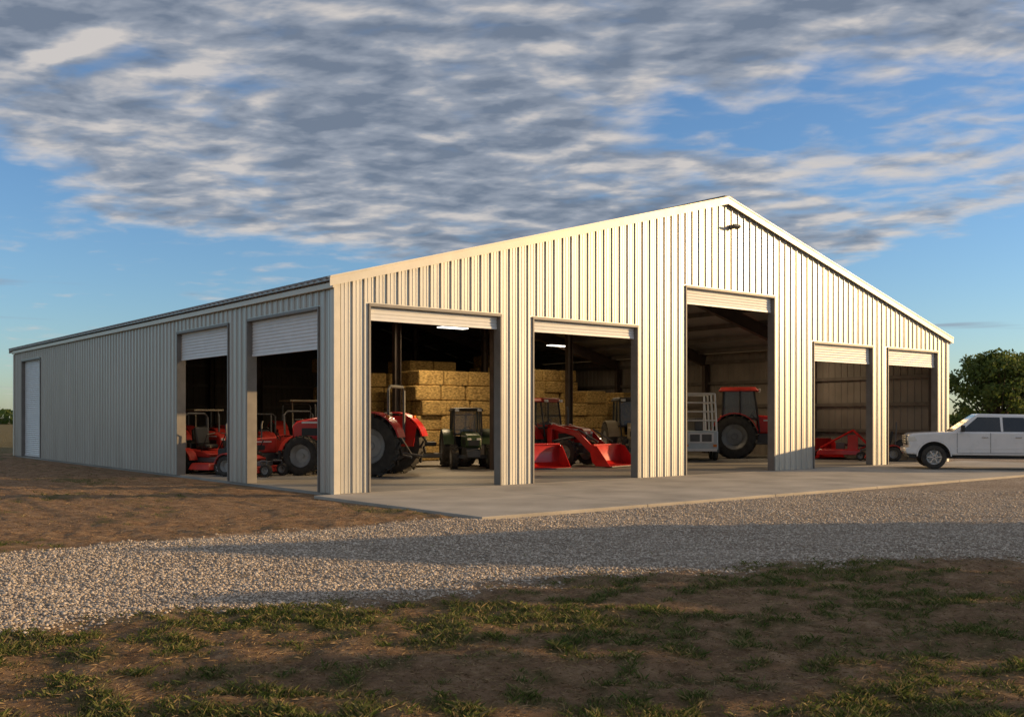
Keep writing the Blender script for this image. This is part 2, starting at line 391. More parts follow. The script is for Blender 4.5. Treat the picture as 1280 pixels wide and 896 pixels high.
def opening(mapf,o,closed=False):
    a0,a1,zt,zs=o
    mb=MB()
    mbox(mapf,mb,a0-.045,a0,-.23,.042,0,zt); mbox(mapf,mb,a1,a1+.045,-.23,.042,0,zt)
    mbox(mapf,mb,a0-.045,a1+.045,-.23,.046,zt+.002,zt+.07)
    obj('door_frame',mb,'jamb',barn,bev=.004,smooth=False)
    mb=MB(); z=zs+.06; nn=-.12
    pr=[]
    while z<zt:
        pr+=[(nn,z),(nn+.014,z+.012),(nn+.02,z+.04),(nn+.014,z+.068),(nn,z+.08)]; z+=.085
    pr=[(p,min(q,zt)) for p,q in pr]
    for (n0,z0),(n1,z1) in zip(pr[:-1],pr[1:]):
        mb.quad(mapf(a0+.01,n0,z0),mapf(a1-.01,n0,z0),mapf(a1-.01,n1,z1),mapf(a0+.01,n1,z1))
    mbox(mapf,mb,a0+.01,a1-.01,nn-.02,nn+.03,zs,zs+.06)
    obj('roller_shutter',mb,'shutter',barn,smooth=False)
    if not closed:
        mb=MB(); p0=mapf(a0-.05,-.52,zt+.15); p1=mapf(a1+.05,-.52,zt+.15); mb.tube([p0,p1],.22,14)
        obj('shutter_drum',mb,'grey',barn)
mf=lambda a,n,z:(a,-n,z); ml=lambda a,n,z:(-n,a,z); mr_=lambda a,n,z:(W+n,a,z); mbk=lambda a,n,z:(a,DP+n,z)
FO=[(.91,4.70,4.27,3.96),(5.82,9.66,4.27,3.96),(11.76,15.99,5.58,5.12),(18.2,21.74,4.22,3.64),(22.8,26.3,4.22,3.66)]
LO=[(.75,4.59,4.2,3.30),(5.87,9.58,4.2,3.42),(25.4,28.5,4.2,.03)]
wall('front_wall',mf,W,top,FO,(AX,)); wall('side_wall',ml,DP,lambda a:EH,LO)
wall('far_side_wall',mr_,DP,lambda a:EH,[],imat='siding_in_bright'); wall('back_wall',mbk,W,top,[],(AX,))
for i,o in enumerate(FO): opening(mf,o)
for i,o in enumerate(LO): opening(ml,o,closed=(i==2))
mb=MB()
mb.bb((-.05,-.05,-.02),(.11,-.001,EH-.03)); mb.bb((-.05,.001,-.02),(-.001,.11,EH-.2))
mb.bb((W-.11,-.05,-.02),(W+.05,-.001,EH-.03)); mb.bb((W+.001,.001,-.02),(W+.05,.11,EH-.2))
mb.bb((-.05,DP-.11,-.02),(-.001,DP+.05,EH-.2))
obj('corner_trim',mb,'trim',barn,bev=.004,smooth=False)
mb=MB(); ov=.12
for sgn in(-1,1):
    x0=AX; x1=AX+sgn*(AX+ov+.06)
    z0=AH+.02; z1=AH+.02-(AX+ov+.06)*SL
    ys0,ys1=-ov,DP+ov
    a=[(x0,ys0,z0),(x1,ys0,z1),(x1,ys1,z1),(x0,ys1,z0)]; b=[(p[0],p[1],p[2]+.05) for p in a]
    mb.hexa(a+b)
obj('roof_deck',mb,'roof',barn,smooth=False)
mb=MB(); y=0.05
while y<DP:
    for sgn in(-1,1):
        x1=AX+sgn*(AX+ov+.13); z1=AH+.07-(AX+ov+.13)*SL
        mb.hexa([(AX,y-.05,AH+.065),(x1,y-.05,z1),(x1,y+.05,z1),(AX,y+.05,AH+.065),(AX,y-.03,AH+.115),(x1,y-.03,z1+.05),(x1,y+.03,z1+.05),(AX,y+.03,AH+.115)])
    y+=.3048
obj('roof_ribs',mb,'jamb',barn,smooth=False)
mb=MB()
for yy in(-ov-.03,DP+ov+.003):
    for sgn in(-1,1):
        xe=AX+sgn*(AX+ov+.08); ze=AH-(AX+ov+.08)*SL
        mb.hexa([(AX,yy,AH-.11),(xe,yy,ze-.11),(xe,yy+.027,ze-.11),(AX,yy+.027,AH-.11),(AX,yy,AH+.08),(xe,yy,ze+.08),(xe,yy+.027,ze+.08),(AX,yy+.027,AH+.08)])
        mb.hexa([(AX,yy-.02,AH+.082),(xe,yy-.02,ze+.082),(xe,yy+.12,ze+.082),(AX,yy+.12,AH+.082),(AX,yy-.02,AH+.12),(xe,yy-.02,ze+.12),(xe,yy+.12,ze+.12),(AX,yy+.12,AH+.12)])
obj('rake_trim',mb,'trim',barn,smooth=False)
mb=MB(); mb.bb((-.12,-.11,EH-.19),(-.05,DP,EH-.06)); mb.bb((W+.05,-.11,EH-.19),(W+.12,DP,EH-.06))
obj('eave_gutter',mb,'trim',barn,bev=.01)
mb=MB(); mb.bb((AX-.2,-.16,AH+.10),(AX+.2,DP+.12,AH+.13)); obj('ridge_cap',mb,'trim',barn,bev=.02)
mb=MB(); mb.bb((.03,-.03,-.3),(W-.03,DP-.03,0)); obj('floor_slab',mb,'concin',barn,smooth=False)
mb=MB()
def ibeam(p,q,wd,dp,yv):
    p=Vector(p);q=Vector(q); d=(q-p).normalized(); n=Vector((-d.z,0,d.x))
    for off in(-dp/2,dp/2):
        c=[p+n*(off-.01),q+n*(off-.01),q+n*(off+.01),p+n*(off+.01)]
        mb.hexa([(v.x,yv-wd/2,v.z) for v in c]+[(v.x,yv+wd/2,v.z) for v in c])
    c=[p-n*(dp/2-.012),q-n*(dp/2-.012),q+n*(dp/2-.012),p+n*(dp/2-.012)]
    mb.hexa([(v.x,yv-.008,v.z) for v in c]+[(v.x,yv+.008,v.z) for v in c])
for yv in(.42,6,12,18,24,29.6):
    ibeam((.28,0,0.01),(.28,0,4.3),.2,.32,yv); ibeam((W-.28,0,.01),(W-.28,0,4.3),.2,.32,yv)
    ibeam((.3,0,4.45),(AX-.02,0,AH-.62),.2,.5,yv); ibeam((W-.3,0,4.45),(AX+.02,0,AH-.62),.2,.5,yv)
    if yv>1:
        for xc in(9.2,17.9): ibeam((xc,0,.01),(xc,0,top(xc)-.9),.2,.25,yv)
obj('steel_frame',mb,'steel',barn,smooth=False)
mb=MB(); t=.8
while t<AX:
    for x in(t,W-t):
        z=top(x)-.13; mb.bb((x-.03,.05,z-.12),(x+.03,DP-.05,z+.08))
    t+=1.5
for z in(1.1,2.2,3.3,4.3):
    mb.bb((W-.16,.05,z),(W-.06,DP-.1,z+.14)); mb.bb((.1,DP-.16,z),(W-.17,DP-.06,z+.14))
    mb.bb((.06,9.7,z),(.14,25.3,z+.14))
obj('girts_and_purlins',mb,'purlin',barn,smooth=False)
fl=MB(); fl.box((13.8,-.05,7.62),(.12,.08,.12)); fl.tube([(13.8,-.08,7.62),(13.8,-.18,7.65)],.02)
fl.box((13.8,-.22,7.61),(.34,.16,.08),Matrix.Rotation(R_(-25),3,'X'))
obj('gable_floodlight',fl,'grey',barn,bev=.01)
for (x,y,z,en) in((22.2,17.6,5.3,30),(11.0,10.9,5.1,230),(20.5,8.5,5.6,55),(5.5,6,4.9,55),(19,12.3,5.6,65),(24.6,5.4,4.75,45),(2.2,8.4,4.6,55)):  # visible fixtures, plus lamps added to brighten the dim bays
    mb=MB(); mb.box((x,y,z),(1.2,.35,.03)); obj('ceiling_and_fill_diffuser',mb,'lit',barn)
    mb=MB(); mb.box((x,y,z+.045),(1.26,.42,.05)); mb.tube([(x-.5,y,z+.06),(x-.5,y,top(x)-.05)],.008,5); mb.tube([(x+.5,y,z+.06),(x+.5,y,top(x)-.05)],.008,5); obj('ceiling_and_fill_housing',mb,'grey',barn)
    ld=bpy.data.lights.new('ceiling_and_fill_lamp','AREA'); ld.shape='RECTANGLE'; ld.size=1.1; ld.size_y=.3; ld.energy=en; ld.color=(1,.74,.44)
    lo=bpy.data.objects.new('ceiling_and_fill_lamp',ld); scene.collection.objects.link(lo); lo.location=(x,y,z-.03); lo.parent=barn

mb=MB(); xe=np.linspace(-.55,28.4,8); ye=[-6.2,-3.1,-.045]
for i in range(7):
    for j in range(2):
        mb.bb((xe[i]+.006,ye[j]+.006,-.3),(xe[i+1]-.006,ye[j+1]-.006,-.004))
obj('concrete_apron',mb,'conc',None,bev=.01,smooth=False)
mb=MB(); mb.bb((-.5,-6.15,-.3),(28.3,-.1,-.03)); obj('joint_filler',mb,'grey',bpy.data.objects['concrete_apron'],smooth=False)

# ---------------------------------------------------------------- hay
def hay(x0,x1,y0,y1,h,bh=.6,bl=1.3,drop=.25):
    mb=MB(); nxx=max(1,round((x1-x0)/bl)); nz=round(h/bh); nyy=max(1,round((y1-y0)/.9))
    bw=(x1-x0)/nxx; bd=(y1-y0)/nyy
    for k in range(nz):
        sh=(.3 if k%2 else 0)
        for i in range(nxx):
            if k==nz-1 and random.random()<drop: continue
            for j in range(nyy):
                mb.box((x0+(i+.5)*bw+sh*.5+random.uniform(-.06,.06),y0+(j+.5)*bd+random.uniform(-.08,.08),bh/2+k*bh),(bw*.965,bd*.97,bh*.975),Matrix.Rotation(random.uniform(-.05,.05),3,'Z')@Matrix.Rotation(random.uniform(-.018,.018),3,'Y'))
    return obj('hay_bale_stack',mb,'hay',None,bev=.06,seg=3)
hay(10.8,14.4,13,14.8,3.6,.6,1.2,0); hay(9,15.2,16.6,18.4,4.3); hay(16.4,23.0,15,16.5,3.1); hay(19,25,19.2,20.7,4.8); hay(24,26.4,16,19,3.2)

# ---------------------------------------------------------------- vehicles
def wheel(par,c,R,w,rim='red',lug=True,seg=36,rimr=.56):
    q=rimr
    mb=MB().lathe([(R*q,-.42*w),(R*(q+.06),-.5*w),(R*.82,-.52*w),(R*.94,-.44*w),(R*.975,-.25*w),(R*.975,.25*w),(R*.94,.44*w),(R*.82,.52*w),(R*(q+.06),.5*w),(R*q,.42*w)],c,seg)
    if lug:
        nl=17
        for i in range(nl*2):
            sd=1 if i%2 else -1; a=math.pi*i/nl
            rot=Matrix.Rotation(-a,3,'Y')@Matrix.Rotation(sd*R_(38),3,'X')
            p=Vector((R*.985,sd*w*.25,0)); p.rotate(Matrix.Rotation(-a,3,'Y'))
            mb.box((c[0]+p.x,c[1]+p.y,c[2]+p.z),(R*.10,w*.6,R*.06),rot)
    obj('tyre',mb,'rubber',par)
    mb=MB().lathe([(0.001,.12*w),(R*.12,.12*w),(R*.14,.04*w),(R*.36,.02*w),(R*.42,.2*w),(R*(q-.03),.38*w),(R*(q+.03),.46*w),(R*(q+.03),-.46*w),(R*(q-.03),-.38*w),(R*.42,-.2*w),(R*.36,-.02*w),(R*.14,-.04*w),(R*.12,-.12*w),(0.001,-.12*w)],c,seg)
    for i in range(6):
        a=i*math.pi/3; mb.lathe([(0.001,.15*w),(R*.02,.15*w),(R*.02,-.15*w),(0.001,-.15*w)],(c[0]+R*.1*math.cos(a),c[1],c[2]+R*.1*math.sin(a)),6)
    obj('rim',mb,rim,par)
def arcband(cx,cz,r0,r1,a0,a1,n=12):
    o=[(cx+r1*math.cos(R_(a0+(a1-a0)*i/n)),cz+r1*math.sin(R_(a0+(a1-a0)*i/n))) for i in range(n+1)]
    return o+[(cx+r0*math.cos(R_(a0+(a1-a0)*i/n)),cz+r0*math.sin(R_(a0+(a1-a0)*i/n))) for i in range(n,-1,-1)]
def seat(par,x,z,w=.45):
    obj('seat',MB().box((x,0,z),(.42,w,.12)).box((x-.22,0,z+.28),(.12,w,.48),Matrix.Rotation(R_(-10),3,'Y')),'black',par,bev=.04)
def tractor(name,x,y,head,s=1,cab=False,canopy=False,loader=False,paint='red',rim='rim_w',R=.8,r=.52):
    E=empty(name,(x,y,.0),head,s)
    for sd in(-1,1):
        wheel(E,(-.7,sd*.88,R),R,.44,rim); wheel(E,(1.3,sd*.78,r),r,.3,rim)
        obj('rear_fender',MB().prism(arcband(-.7,R,R+.05,R+.09,15,165),sd*.62,sd*1.08),paint,E)
        obj('headlight',MB().box((1.83,sd*.2,1.28),(.06,.16,.09)),'lamp',E,bev=.01)
        obj('tail_lamp',MB().box((-1.2,sd*.95,1.55),(.06,.14,.08)),'amber',E,bev=.01)
        obj('step',MB().box((.1,sd*.62,.55),(.35,.25,.04)).box((.1,sd*.62,.8),(.06,.2,.5)),'grey',E)
        obj('fender_wall',MB().prism([(-1.3,.75),(-.1,.75),(-.05,1.25),(-.35,R+.78),(-1.05,R+.78),(-1.4,1.3)],sd*.60,sd*.62),paint,E)
        obj('lower_link',MB().tube([(-1.0,sd*.25,.6),(-1.65,sd*.42,.5)],.03).tube([(-1.0,sd*.3,1.1),(-1.35,sd*.34,.55)],.02),'grey',E)
    obj('chassis',MB().bb((-1.0,-.28,.5),(1.6,.28,.92)).box((1.3,0,r),(.16,1.35,.16)).box((-.7,0,R),(.3,1.5,.3)).bb((1.55,-.3,.5),(1.85,.3,.8)),'grey',E,bev=.03)
    obj('hood',MB().prism([(.1,.92),(1.7,.9),(1.84,1.0),(1.86,1.3),(1.72,1.44),(1.2,1.53),(.1,1.6)],-.32,.32),paint,E,bev=.06,seg=3)
    obj('grille',MB().box((1.87,0,1.12),(.03,.42,.22)).box((1.1,.325,1.15),(.9,.02,.2)).box((1.1,-.325,1.15),(.9,.02,.2)),'black',E)
    obj('hood_stripe',MB().box((.95,.328,1.4),(1.2,.012,.05)).box((.95,-.328,1.4),(1.2,.012,.05)),'white',E)
    obj('platform',MB().bb((-1.0,-.6,.82),(.2,.6,.9)),'black',E,bev=.02)
    seat(E,-.55,1.15)
    st=MB().tube([(.1,0,1.4),(-.08,0,1.62)],.03)
    st.tube([(-.08+.19*math.cos(a)*.5,.19*math.sin(a),1.62+.19*math.cos(a)*.85) for a in np.linspace(0,2*math.pi,17)],.018,6)
    obj('steering_wheel',st,'black',E)
    obj('exhaust',MB().tube([(.75,.2,1.5),(.75,.2,2.15),(.70,.2,2.3)],.035),'grey',E)
    if cab:
        mb=MB()
        for sd in(-1,1):
            mb.tube([(.2,sd*.55,.95),(.12,sd*.62,1.7),(0,sd*.6,2.5)],.035,8); mb.tube([(-1.15,sd*.62,1.5),(-1.1,sd*.6,2.5)],.04,8); mb.tube([(-.5,sd*.64,1.5),(-.5,sd*.6,2.5)],.03,8)
        mb.bb((-1.2,-.66,1.42),(.15,.66,1.5))
        obj('cab_frame',mb,'black',E)
        obj('cab_roof',MB().hexa([(-1.3,-.72,2.48),(.2,-.72,2.48),(.2,.72,2.48),(-1.3,.72,2.48),(-1.2,-.62,2.64),(.05,-.62,2.64),(.05,.62,2.64),(-1.2,.62,2.64)]),'black' if paint!='red' else 'darkred',E,bev=.05,seg=3)
        g=MB()
        for sd in(-1,1): g.quad((-1.12,sd*.61,1.5),(.13,sd*.61,1.5),(.02,sd*.6,2.48),(-1.1,sd*.6,2.48))
        g.quad((.14,-.58,1.5),(.14,.58,1.5),(.02,.58,2.48),(.02,-.58,2.48)); g.quad((-1.14,-.58,1.5),(-1.14,.58,1.5),(-1.1,.58,2.48),(-1.1,-.58,2.48))
        obj('cab_glass',g,'cabglass',E,smooth=False)
        for sd in(-1,1): obj('work_light',MB().box((.2,sd*.5,2.52),(.08,.18,.1)),'lamp',E,bev=.01)
    else:
        obj('rollbar',MB().tube([(-1.05,-.55,.9),(-1.05,-.55,2.25),(-1.05,-.45,2.35),(-1.05,.45,2.35),(-1.05,.55,2.25),(-1.05,.55,.9)],.04),'grey',E)
        if canopy:
            obj('canopy',MB().box((-.45,0,2.45),(1.5,1.3,.07)).tube([(.15,.5,1.5),(.1,.5,2.42)],.025).tube([(.15,-.5,1.5),(.1,-.5,2.42)],.025),'tan',E,bev=.03)
    if loader:
        for sd in(-1,1):
            prof=[(.35,1.42),(.55,1.62),(1.7,1.35),(2.55,.62),(2.62,.42),(2.45,.38),(1.55,1.15),(.5,1.42)]
            obj('loader_arm',MB().prism(prof,sd*.52-.05,sd*.52+.05),paint,E,bev=.012)
            obj('loader_mast',MB().bb((.3,sd*.52-.07,.6),(.52,sd*.52+.07,1.45)),paint,E,bev=.01)
            obj('hydraulic_cylinder',MB().tube([(.5,sd*.52,.95),(1.5,sd*.52,1.12)],.045).tube([(1.7,sd*.52,1.42),(2.6,sd*.52,.95)],.035),'grey',E)
        bucket(E,2.6,.08)
    return E
def bucket(E,x,z,w=1.0):
    pr=[(x,z+.75),(x-.03,z+.45),(x+.05,z+.12),(x+.22,z),(x+.85,z-.03),(x+.85,z),(x+.24,z+.04),(x+.09,z+.15),(x+.02,z+.45),(x+.05,z+.75)]
    mb=MB().prism(pr,-w,w)
    for sd in(-1,1): mb.prism([(x,z+.75),(x-.03,z+.45),(x+.05,z+.12),(x+.22,z-.02),(x+.85,z-.04),(x+.25,z+.72)],sd*w-.015,sd*w+.015)
    for yy in(-.5,.5): mb.prism([(x-.12,z+.6),(x-.12,z+.2),(x+.0,z+.2),(x+.0,z+.6)],yy*w-.05,yy*w+.05)
    mb.bb((x+.0,-w,z+.74),(x+.12,w,z+.79))
    obj('bucket',mb,'red',E,bev=.006)
    obj('cutting_edge',MB().bb((x+.84,-w,z-.045),(x+.92,w,z-.01)),'grey',E)
def mower(name,x,y,head,s=1,roll=True,paint='darkred'):
    E=empty(name,(x,y,0),head,s)
    for sd in(-1,1):
        wheel(E,(-.45,sd*.48,.3),.3,.26,'rim_w',seg=24); wheel(E,(.85,sd*.42,.19),.19,.16,'rim_w',lug=False,seg=20)
        obj('fender',MB().prism(arcband(-.45,.3,.34,.38,10,170),sd*.36,sd*.62),paint,E)
        obj('control_lever',MB().tube([(.0,sd*.3,.6),(.25,sd*.32,1.05),(.3,sd*.1,1.08)],.016),'black',E)
        obj('caster_fork',MB().tube([(.6,sd*.3,.45),(.85,sd*.36,.45),(.85,sd*.42,.2)],.03),'grey',E)
    obj('mower_deck',MB().hexa([(0,-.78,.12),(.72,-.7,.12),(.72,.7,.12),(0,.78,.12),(.06,-.7,.3),(.62,-.6,.3),(.62,.6,.3),(.06,.7,.3)]),paint,E,bev=.03)
    obj('frame',MB().bb((-.8,-.3,.3),(.6,.3,.44)),'grey',E,bev=.02)
    obj('engine',MB().bb((-.95,-.28,.44),(-.45,.28,.8)).lathe([(0.001,0.02),(.14,.02),(.14,-.3),(0.001,-.3)],(-.7,.12,.75),14),'black',E,bev=.03)
    obj('body',MB().prism([(-.5,.44),(.3,.44),(.35,.52),(.1,.6),(-.45,.66)],-.34,.34),paint,E,bev=.03)
    seat(E,-.12,.72,.44)
    if roll: obj('rollbar',MB().tube([(-.5,-.38,.5),(-.55,-.4,1.5),(-.55,-.3,1.6),(-.55,.3,1.6),(-.55,.4,1.5),(-.5,.38,.5)],.028),'grey',E)
    return E
def utv(name,x,y,head,s=1):
    E=empty(name,(x,y,0),head,s)
    for sd in(-1,1):
        wheel(E,(1.0,sd*.62,.33),.33,.26,'rim_w',seg=24); wheel(E,(-.95,sd*.62,.33),.33,.28,'rim_w',seg=24)
        obj('fender',MB().prism(arcband(1.0,.33,.38,.42,0,180),sd*.45,sd*.76).prism(arcband(-.95,.33,.38,.42,0,180),sd*.45,sd*.76),'black',E)
        obj('headlight',MB().box((1.45,sd*.4,.72),(.05,.2,.1)),'lamp',E,bev=.01)
    obj('chassis',MB().bb((-1.4,-.5,.28),(1.35,.5,.42)),'grey',E,bev=.02)
    obj('front_hood',MB().prism([(.6,.42),(1.42,.42),(1.5,.6),(1.45,.8),(1.0,.95),(.6,.98)],-.55,.55),'black',E,bev=.05)
    obj('bull_bar',MB().tube([(1.5,-.4,.4),(1.62,-.4,.8),(1.62,.4,.8),(1.5,.4,.4)],.025),'black',E)
    b=MB().bb((-1.5,-.68,.72),(-.55,.68,.76)); b.bb((-1.5,-.68,.76),(-.55,-.64,1.02)); b.bb((-1.5,.64,.76),(-.55,.68,1.02)); b.bb((-1.5,-.64,.76),(-1.46,.64,1.02)); b.bb((-.6,-.64,.76),(-.56,.64,1.02))
    obj('cargo_bed',b,'black',E,bev=.01)
    obj('seat_bench',MB().box((-.15,0,.72),(.5,1.1,.14)).box((-.42,0,1.0),(.12,1.1,.5)),'black',E,bev=.04)
    obj('steering_wheel',MB().tube([(.35+.08*math.cos(a),.28+.17*math.sin(a),1.05+.15*math.cos(a)) for a in np.linspace(0,2*math.pi,15)],.016,6),'black',E)
    return E
def pickup(name,x,y,head,s=1,K=1.0):
    E=empty(name,(x,y,0),head,s)
    FX,RX=2.0*K,-1.9*K
    def arch(cx,r=.53,c=.42): 
        return [(cx+r*math.cos(R_(a)),c+r*math.sin(R_(a))) for a in np.linspace(174,6,16)]
    k=lambda L_:[(p[0]*K,p[1]) for p in L_]
    prof=[(-1.05*K,.47)]+arch(FX)+k([(2.62,.5),(2.76,.52),(2.81,.7),(2.82,1.08),(2.78,1.17),(2.66,1.215),(2.1,1.25),(1.35,1.27),(-1.05,1.27)])
    obj('body',MB().prism(prof,-.98,.98),'white',E,bev=.06,seg=4)
    # open bed: two side walls, tailgate, floor
    bp=k([(-2.9,.6)])+arch(RX)+k([(-1.075,.47),(-1.075,1.28),(-2.9,1.30)])
    for sd in(-1,1): obj('bed_side',MB().prism(bp,sd*.97,sd*.86),'white',E,bev=.025,seg=3)
    obj('tailgate',MB().bb((-2.9*K,-.858,.62),(-2.82*K,.858,1.28)),'white',E,bev=.02)
    obj('bed_floor',MB().bb((-2.81*K,-.858,.80),(-1.09*K,.858,.86)),'grey',E)
    obj('bed_wheelhouse',MB().bb((RX-.5,-.857,.86),(RX+.5,-.62,1.02)).bb((RX-.5,.62,.86),(RX+.5,.857,1.02)),'grey',E,bev=.02)
    def ko(*a,**q):
        o=obj(*a,**q)
        for v in o.data.vertices: v.co.x*=K
        return o
    ko('underbody',MB().bb((-2.7,-.7,.36),(2.5,.7,.58)),'black',E,bev=.02)
    obj('wheel_well_liner',MB().bb((RX-.6,-.6,.4),(RX+.6,.6,.79)).bb((FX-.6,-.6,.4),(FX+.6,.6,1.0)),'black',E)
    for sd in(-1,1):
        for cx in(FX,RX):
            wheel(E,(cx,sd*.85,.41),.41,.28,'rim_s',lug=False,seg=36,rimr=.58)
            sp_=MB()
            for i in range(6):
                a=i*math.pi/3; sp_.box((cx+.13*math.cos(a),sd*.955,.41+.13*math.sin(a)),(.2,.03,.05),Matrix.Rotation(-a,3,'Y'))
            obj('wheel_spokes',sp_,'chrome',E,bev=.008)
            obj('arch_trim',MB().prism(arcband(cx,.42,.52,.56,2,178,16),sd*.97,sd*.995),'white',E,bev=.01)
    z0,z1=1.25,1.88; y0,y1=.93,.72
    b=[(-1.03,-y0,z0),(1.45,-y0,z0),(1.45,y0,z0),(-1.03,y0,z0),(-.90,-y1,z1-.03),(.58,-y1,z1),(.58,y1,z1),(-.90,y1,z1-.03)]
    ko('cab',MB().hexa(b),'white',E,bev=.07,seg=4)
    b=[Vector(v) for v in b]
    def panel(nm,A,B,C_,D_,u0,u1,v0,v1,u0t=None,u1t=None,mat='glass',off=.006):
        nrm=(B-A).cross(D_-A).normalized()
        P=lambda u,v:(A*(1-u)+B*u)*(1-v)+(D_*(1-u)+C_*u)*v+nrm*off
        u0t=u0 if u0t is None else u0t; u1t=u1 if u1t is None else u1t
        ko(nm,MB().quad(P(u0,v0),P(u1,v0),P(u1t,v1),P(u0t,v1)),mat,E,smooth=False)
    panel('window_rear_right',b[0],b[1],b[5],b[4],.05,.36,.05,.82,.08,.47); panel('window_front_right',b[0],b[1],b[5],b[4],.39,.90,.05,.82,.52,.93)
    panel('window_front_left',b[2],b[3],b[7],b[6],.10,.61,.05,.82,.07,.48); panel('window_rear_left',b[2],b[3],b[7],b[6],.64,.95,.05,.82,.53,.92)
    panel('windshield',b[1],b[2],b[6],b[5],.06,.94,.06,.92); panel('rear_window',b[3],b[0],b[4],b[7],.1,.9,.2,.85)
    for sd in(-1,1):
        yy=sd*.984
        gp=MB()
        for gx in(1.28,.25,-.78): gp.box((gx,yy,.9),(.012,.006,.68))
        gp.box((.25,yy,.565),(2.06,.006,.012))
        ko('door_gap',gp,'grey',E,smooth=False)
        ko('door_handle',MB().box((.42,sd*.995,1.09),(.2,.03,.04)).box((-.60,sd*.995,1.09),(.2,.03,.04)),'chrome',E,bev=.008)
        ko('mirror',MB().box((1.12,sd*1.12,1.38),(.12,.2,.22)).box((1.15,sd*.98,1.31),(.05,.16,.05)),'black',E,bev=.03)
        ko('headlight',MB().prism([(2.54,.96),(2.84,.94),(2.84,1.10),(2.60,1.13)],sd*.99,sd*.66),'lamp',E,bev=.02)
        ko('tail_light',MB().box((-2.87,sd*.93,1.05),(.08,.10,.34)),'red',E,bev=.02)
        ko('side_step',MB().bb((-.9,sd*.9-.08,.38),(1.3,sd*.9+.08,.43)),'black',E,bev=.015)
        ko('body_crease',MB().box((.15,sd*.982,.72),(2.3,.012,.02)),'white',E,bev=.004)
    ko('grille',MB().box((2.825,0,.98),(.06,1.24,.32)),'black',E,bev=.02)
    ko('grille_bars',MB().box((2.86,0,.9),(.03,1.22,.03)).box((2.86,0,.98),(.03,1.22,.05)).box((2.86,0,1.07),(.03,1.22,.03)).box((2.86,0,1.13),(.03,1.3,.03)),'chrome',E,bev=.005)
    ko('front_bumper',MB().prism([(2.66,.50),(2.86,.52),(2.91,.60),(2.91,.72),(2.74,.76)],-.98,.98),'white',E,bev=.04)
    ko('air_dam',MB().prism([(2.54,.36),(2.78,.38),(2.82,.5),(2.54,.5)],-.9,.9),'black',E,bev=.02)
    ko('rear_bumper',MB().bb((-3.02,-.94,.50),(-2.91,.94,.66)),'chrome',E,bev=.02)
    return E
wx,wy=cw(14.03,33.4); hd=125; S_=.98; lx_,ly_=2.0*S_,.85*S_; ch,sh=math.cos(R_(hd)),math.sin(R_(hd))
pickup('pickup_truck',wx-(ch*lx_-sh*ly_),wy-(sh*lx_+ch*ly_),hd,S_)
x,y=cw(7.45,40.8); E=empty('service_trailer',(x,y,0),48,1)
for sd in(-1,1):
    for xx in(-.4,.4): wheel(E,(xx,sd*.72,.33),.33,.2,'rim_s',lug=False,seg=28)
    obj('mudguard',MB().prism(arcband(-.4,.33,.37,.40,0,180),sd*.6,sd*.84).prism(arcband(.4,.33,.37,.40,0,180),sd*.6,sd*.84),'grey',E)
    obj('lamp',MB().box((-1.62,sd*.55,.62),(.04,.14,.1)),'amber',E,bev=.01)
obj('body',MB().bb((-1.6,-.68,.45),(1.6,.68,1.2)),'paleblue',E,bev=.05)
obj('rear_panel',MB().bb((-1.625,-.5,.72),(-1.603,.5,1.12)).bb((-1.68,-.62,.4),(-1.6,.62,.5)),'white',E,bev=.01)
obj('rear_recess',MB().bb((-1.632,-.42,.78),(-1.627,-.04,1.06)).bb((-1.632,.04,.78),(-1.627,.42,1.06)),'grey',E)
rk=MB()
for sd in(-1,1):
    for xx in(-1.55,-.5,.5,1.55): rk.tube([(xx,sd*.62,1.2),(xx,sd*.55,2.65)],.04)
    for zz in(1.6,1.95,2.3,2.65): rk.tube([(-1.57,sd*(.62-(zz-1.25)*.05),zz),(1.57,sd*(.62-(zz-1.25)*.05),zz)],.028)
for xx in(-1.55,-.5,.5,1.55): rk.tube([(xx,-.55,2.65),(xx,.55,2.65)],.04)
for zz in(1.6,1.95,2.3): rk.tube([(-1.57,-.6,zz),(-1.57,.6,zz)],.028)
rk.tube([(-1.56,-.12,1.2),(-1.56,-.12,2.65)],.03)
obj('rack',rk,'white',E)
obj('load_on_rack',MB().bb((-1.3,-.2,1.21),(1.3,.2,1.7)),'grey',E,bev=.03)
obj('drawbar',MB().tube([(1.6,.3,.45),(2.6,0,.45)],.04).tube([(1.6,-.3,.45),(2.6,0,.45)],.04),'grey',E)
# camera-left heading = 141 deg, camera-right = -39, away = 51, toward = -129
x,y=cw(-4.6,30.2); tractor('tractor',x,y,126,1.12)
x,y=cw(-7.3,31.0); tractor('compact_tractor',x,y,175,.70,paint='darkred')
x,y=cw(-10.1,33.0); tractor('compact_tractor',x,y,-85,.80,canopy=True,paint='darkred')
x,y=cw(-8.5,34.4); tractor('compact_tractor',x,y,-110,.78,paint='darkred')
x,y=cw(-10.9,36.5); tractor('compact_tractor',x,y,-80,.85,paint='darkred')
x,y=cw(-7.6,36.6); tractor('tractor',x,y,-100,.95,canopy=True,paint='darkred')
for (l,d,h,s) in((-7.75,29.6,-60,1.0),(-9.35,31.0,-70,1.15),(-6.7,32.3,-100,1.2)):
    x,y=cw(l,d); mower('riding_mower',x,y,h,s)
x,y=cw(14.75,40.0); mower('riding_mower',x,y,120,.95)
x,y=cw(1.35,36.6); tractor('loader_tractor',x,y,-76,.92,cab=True,loader=True)
x,y=cw(10.35,43.0); tractor('cab_tractor',x,y,-52,1.14,cab=True)
x,y=cw(4.75,39.2); tractor('cab_tractor',x,y,-122,.95,cab=True,paint='tan')
x,y=cw(-1.55,34.6); tractor('compact_tractor',x,y,-118,.78,cab=True,paint='dgreen')
x,y=cw(-2.85,35.6); utv('utility_vehicle',x,y,-30,1.1)
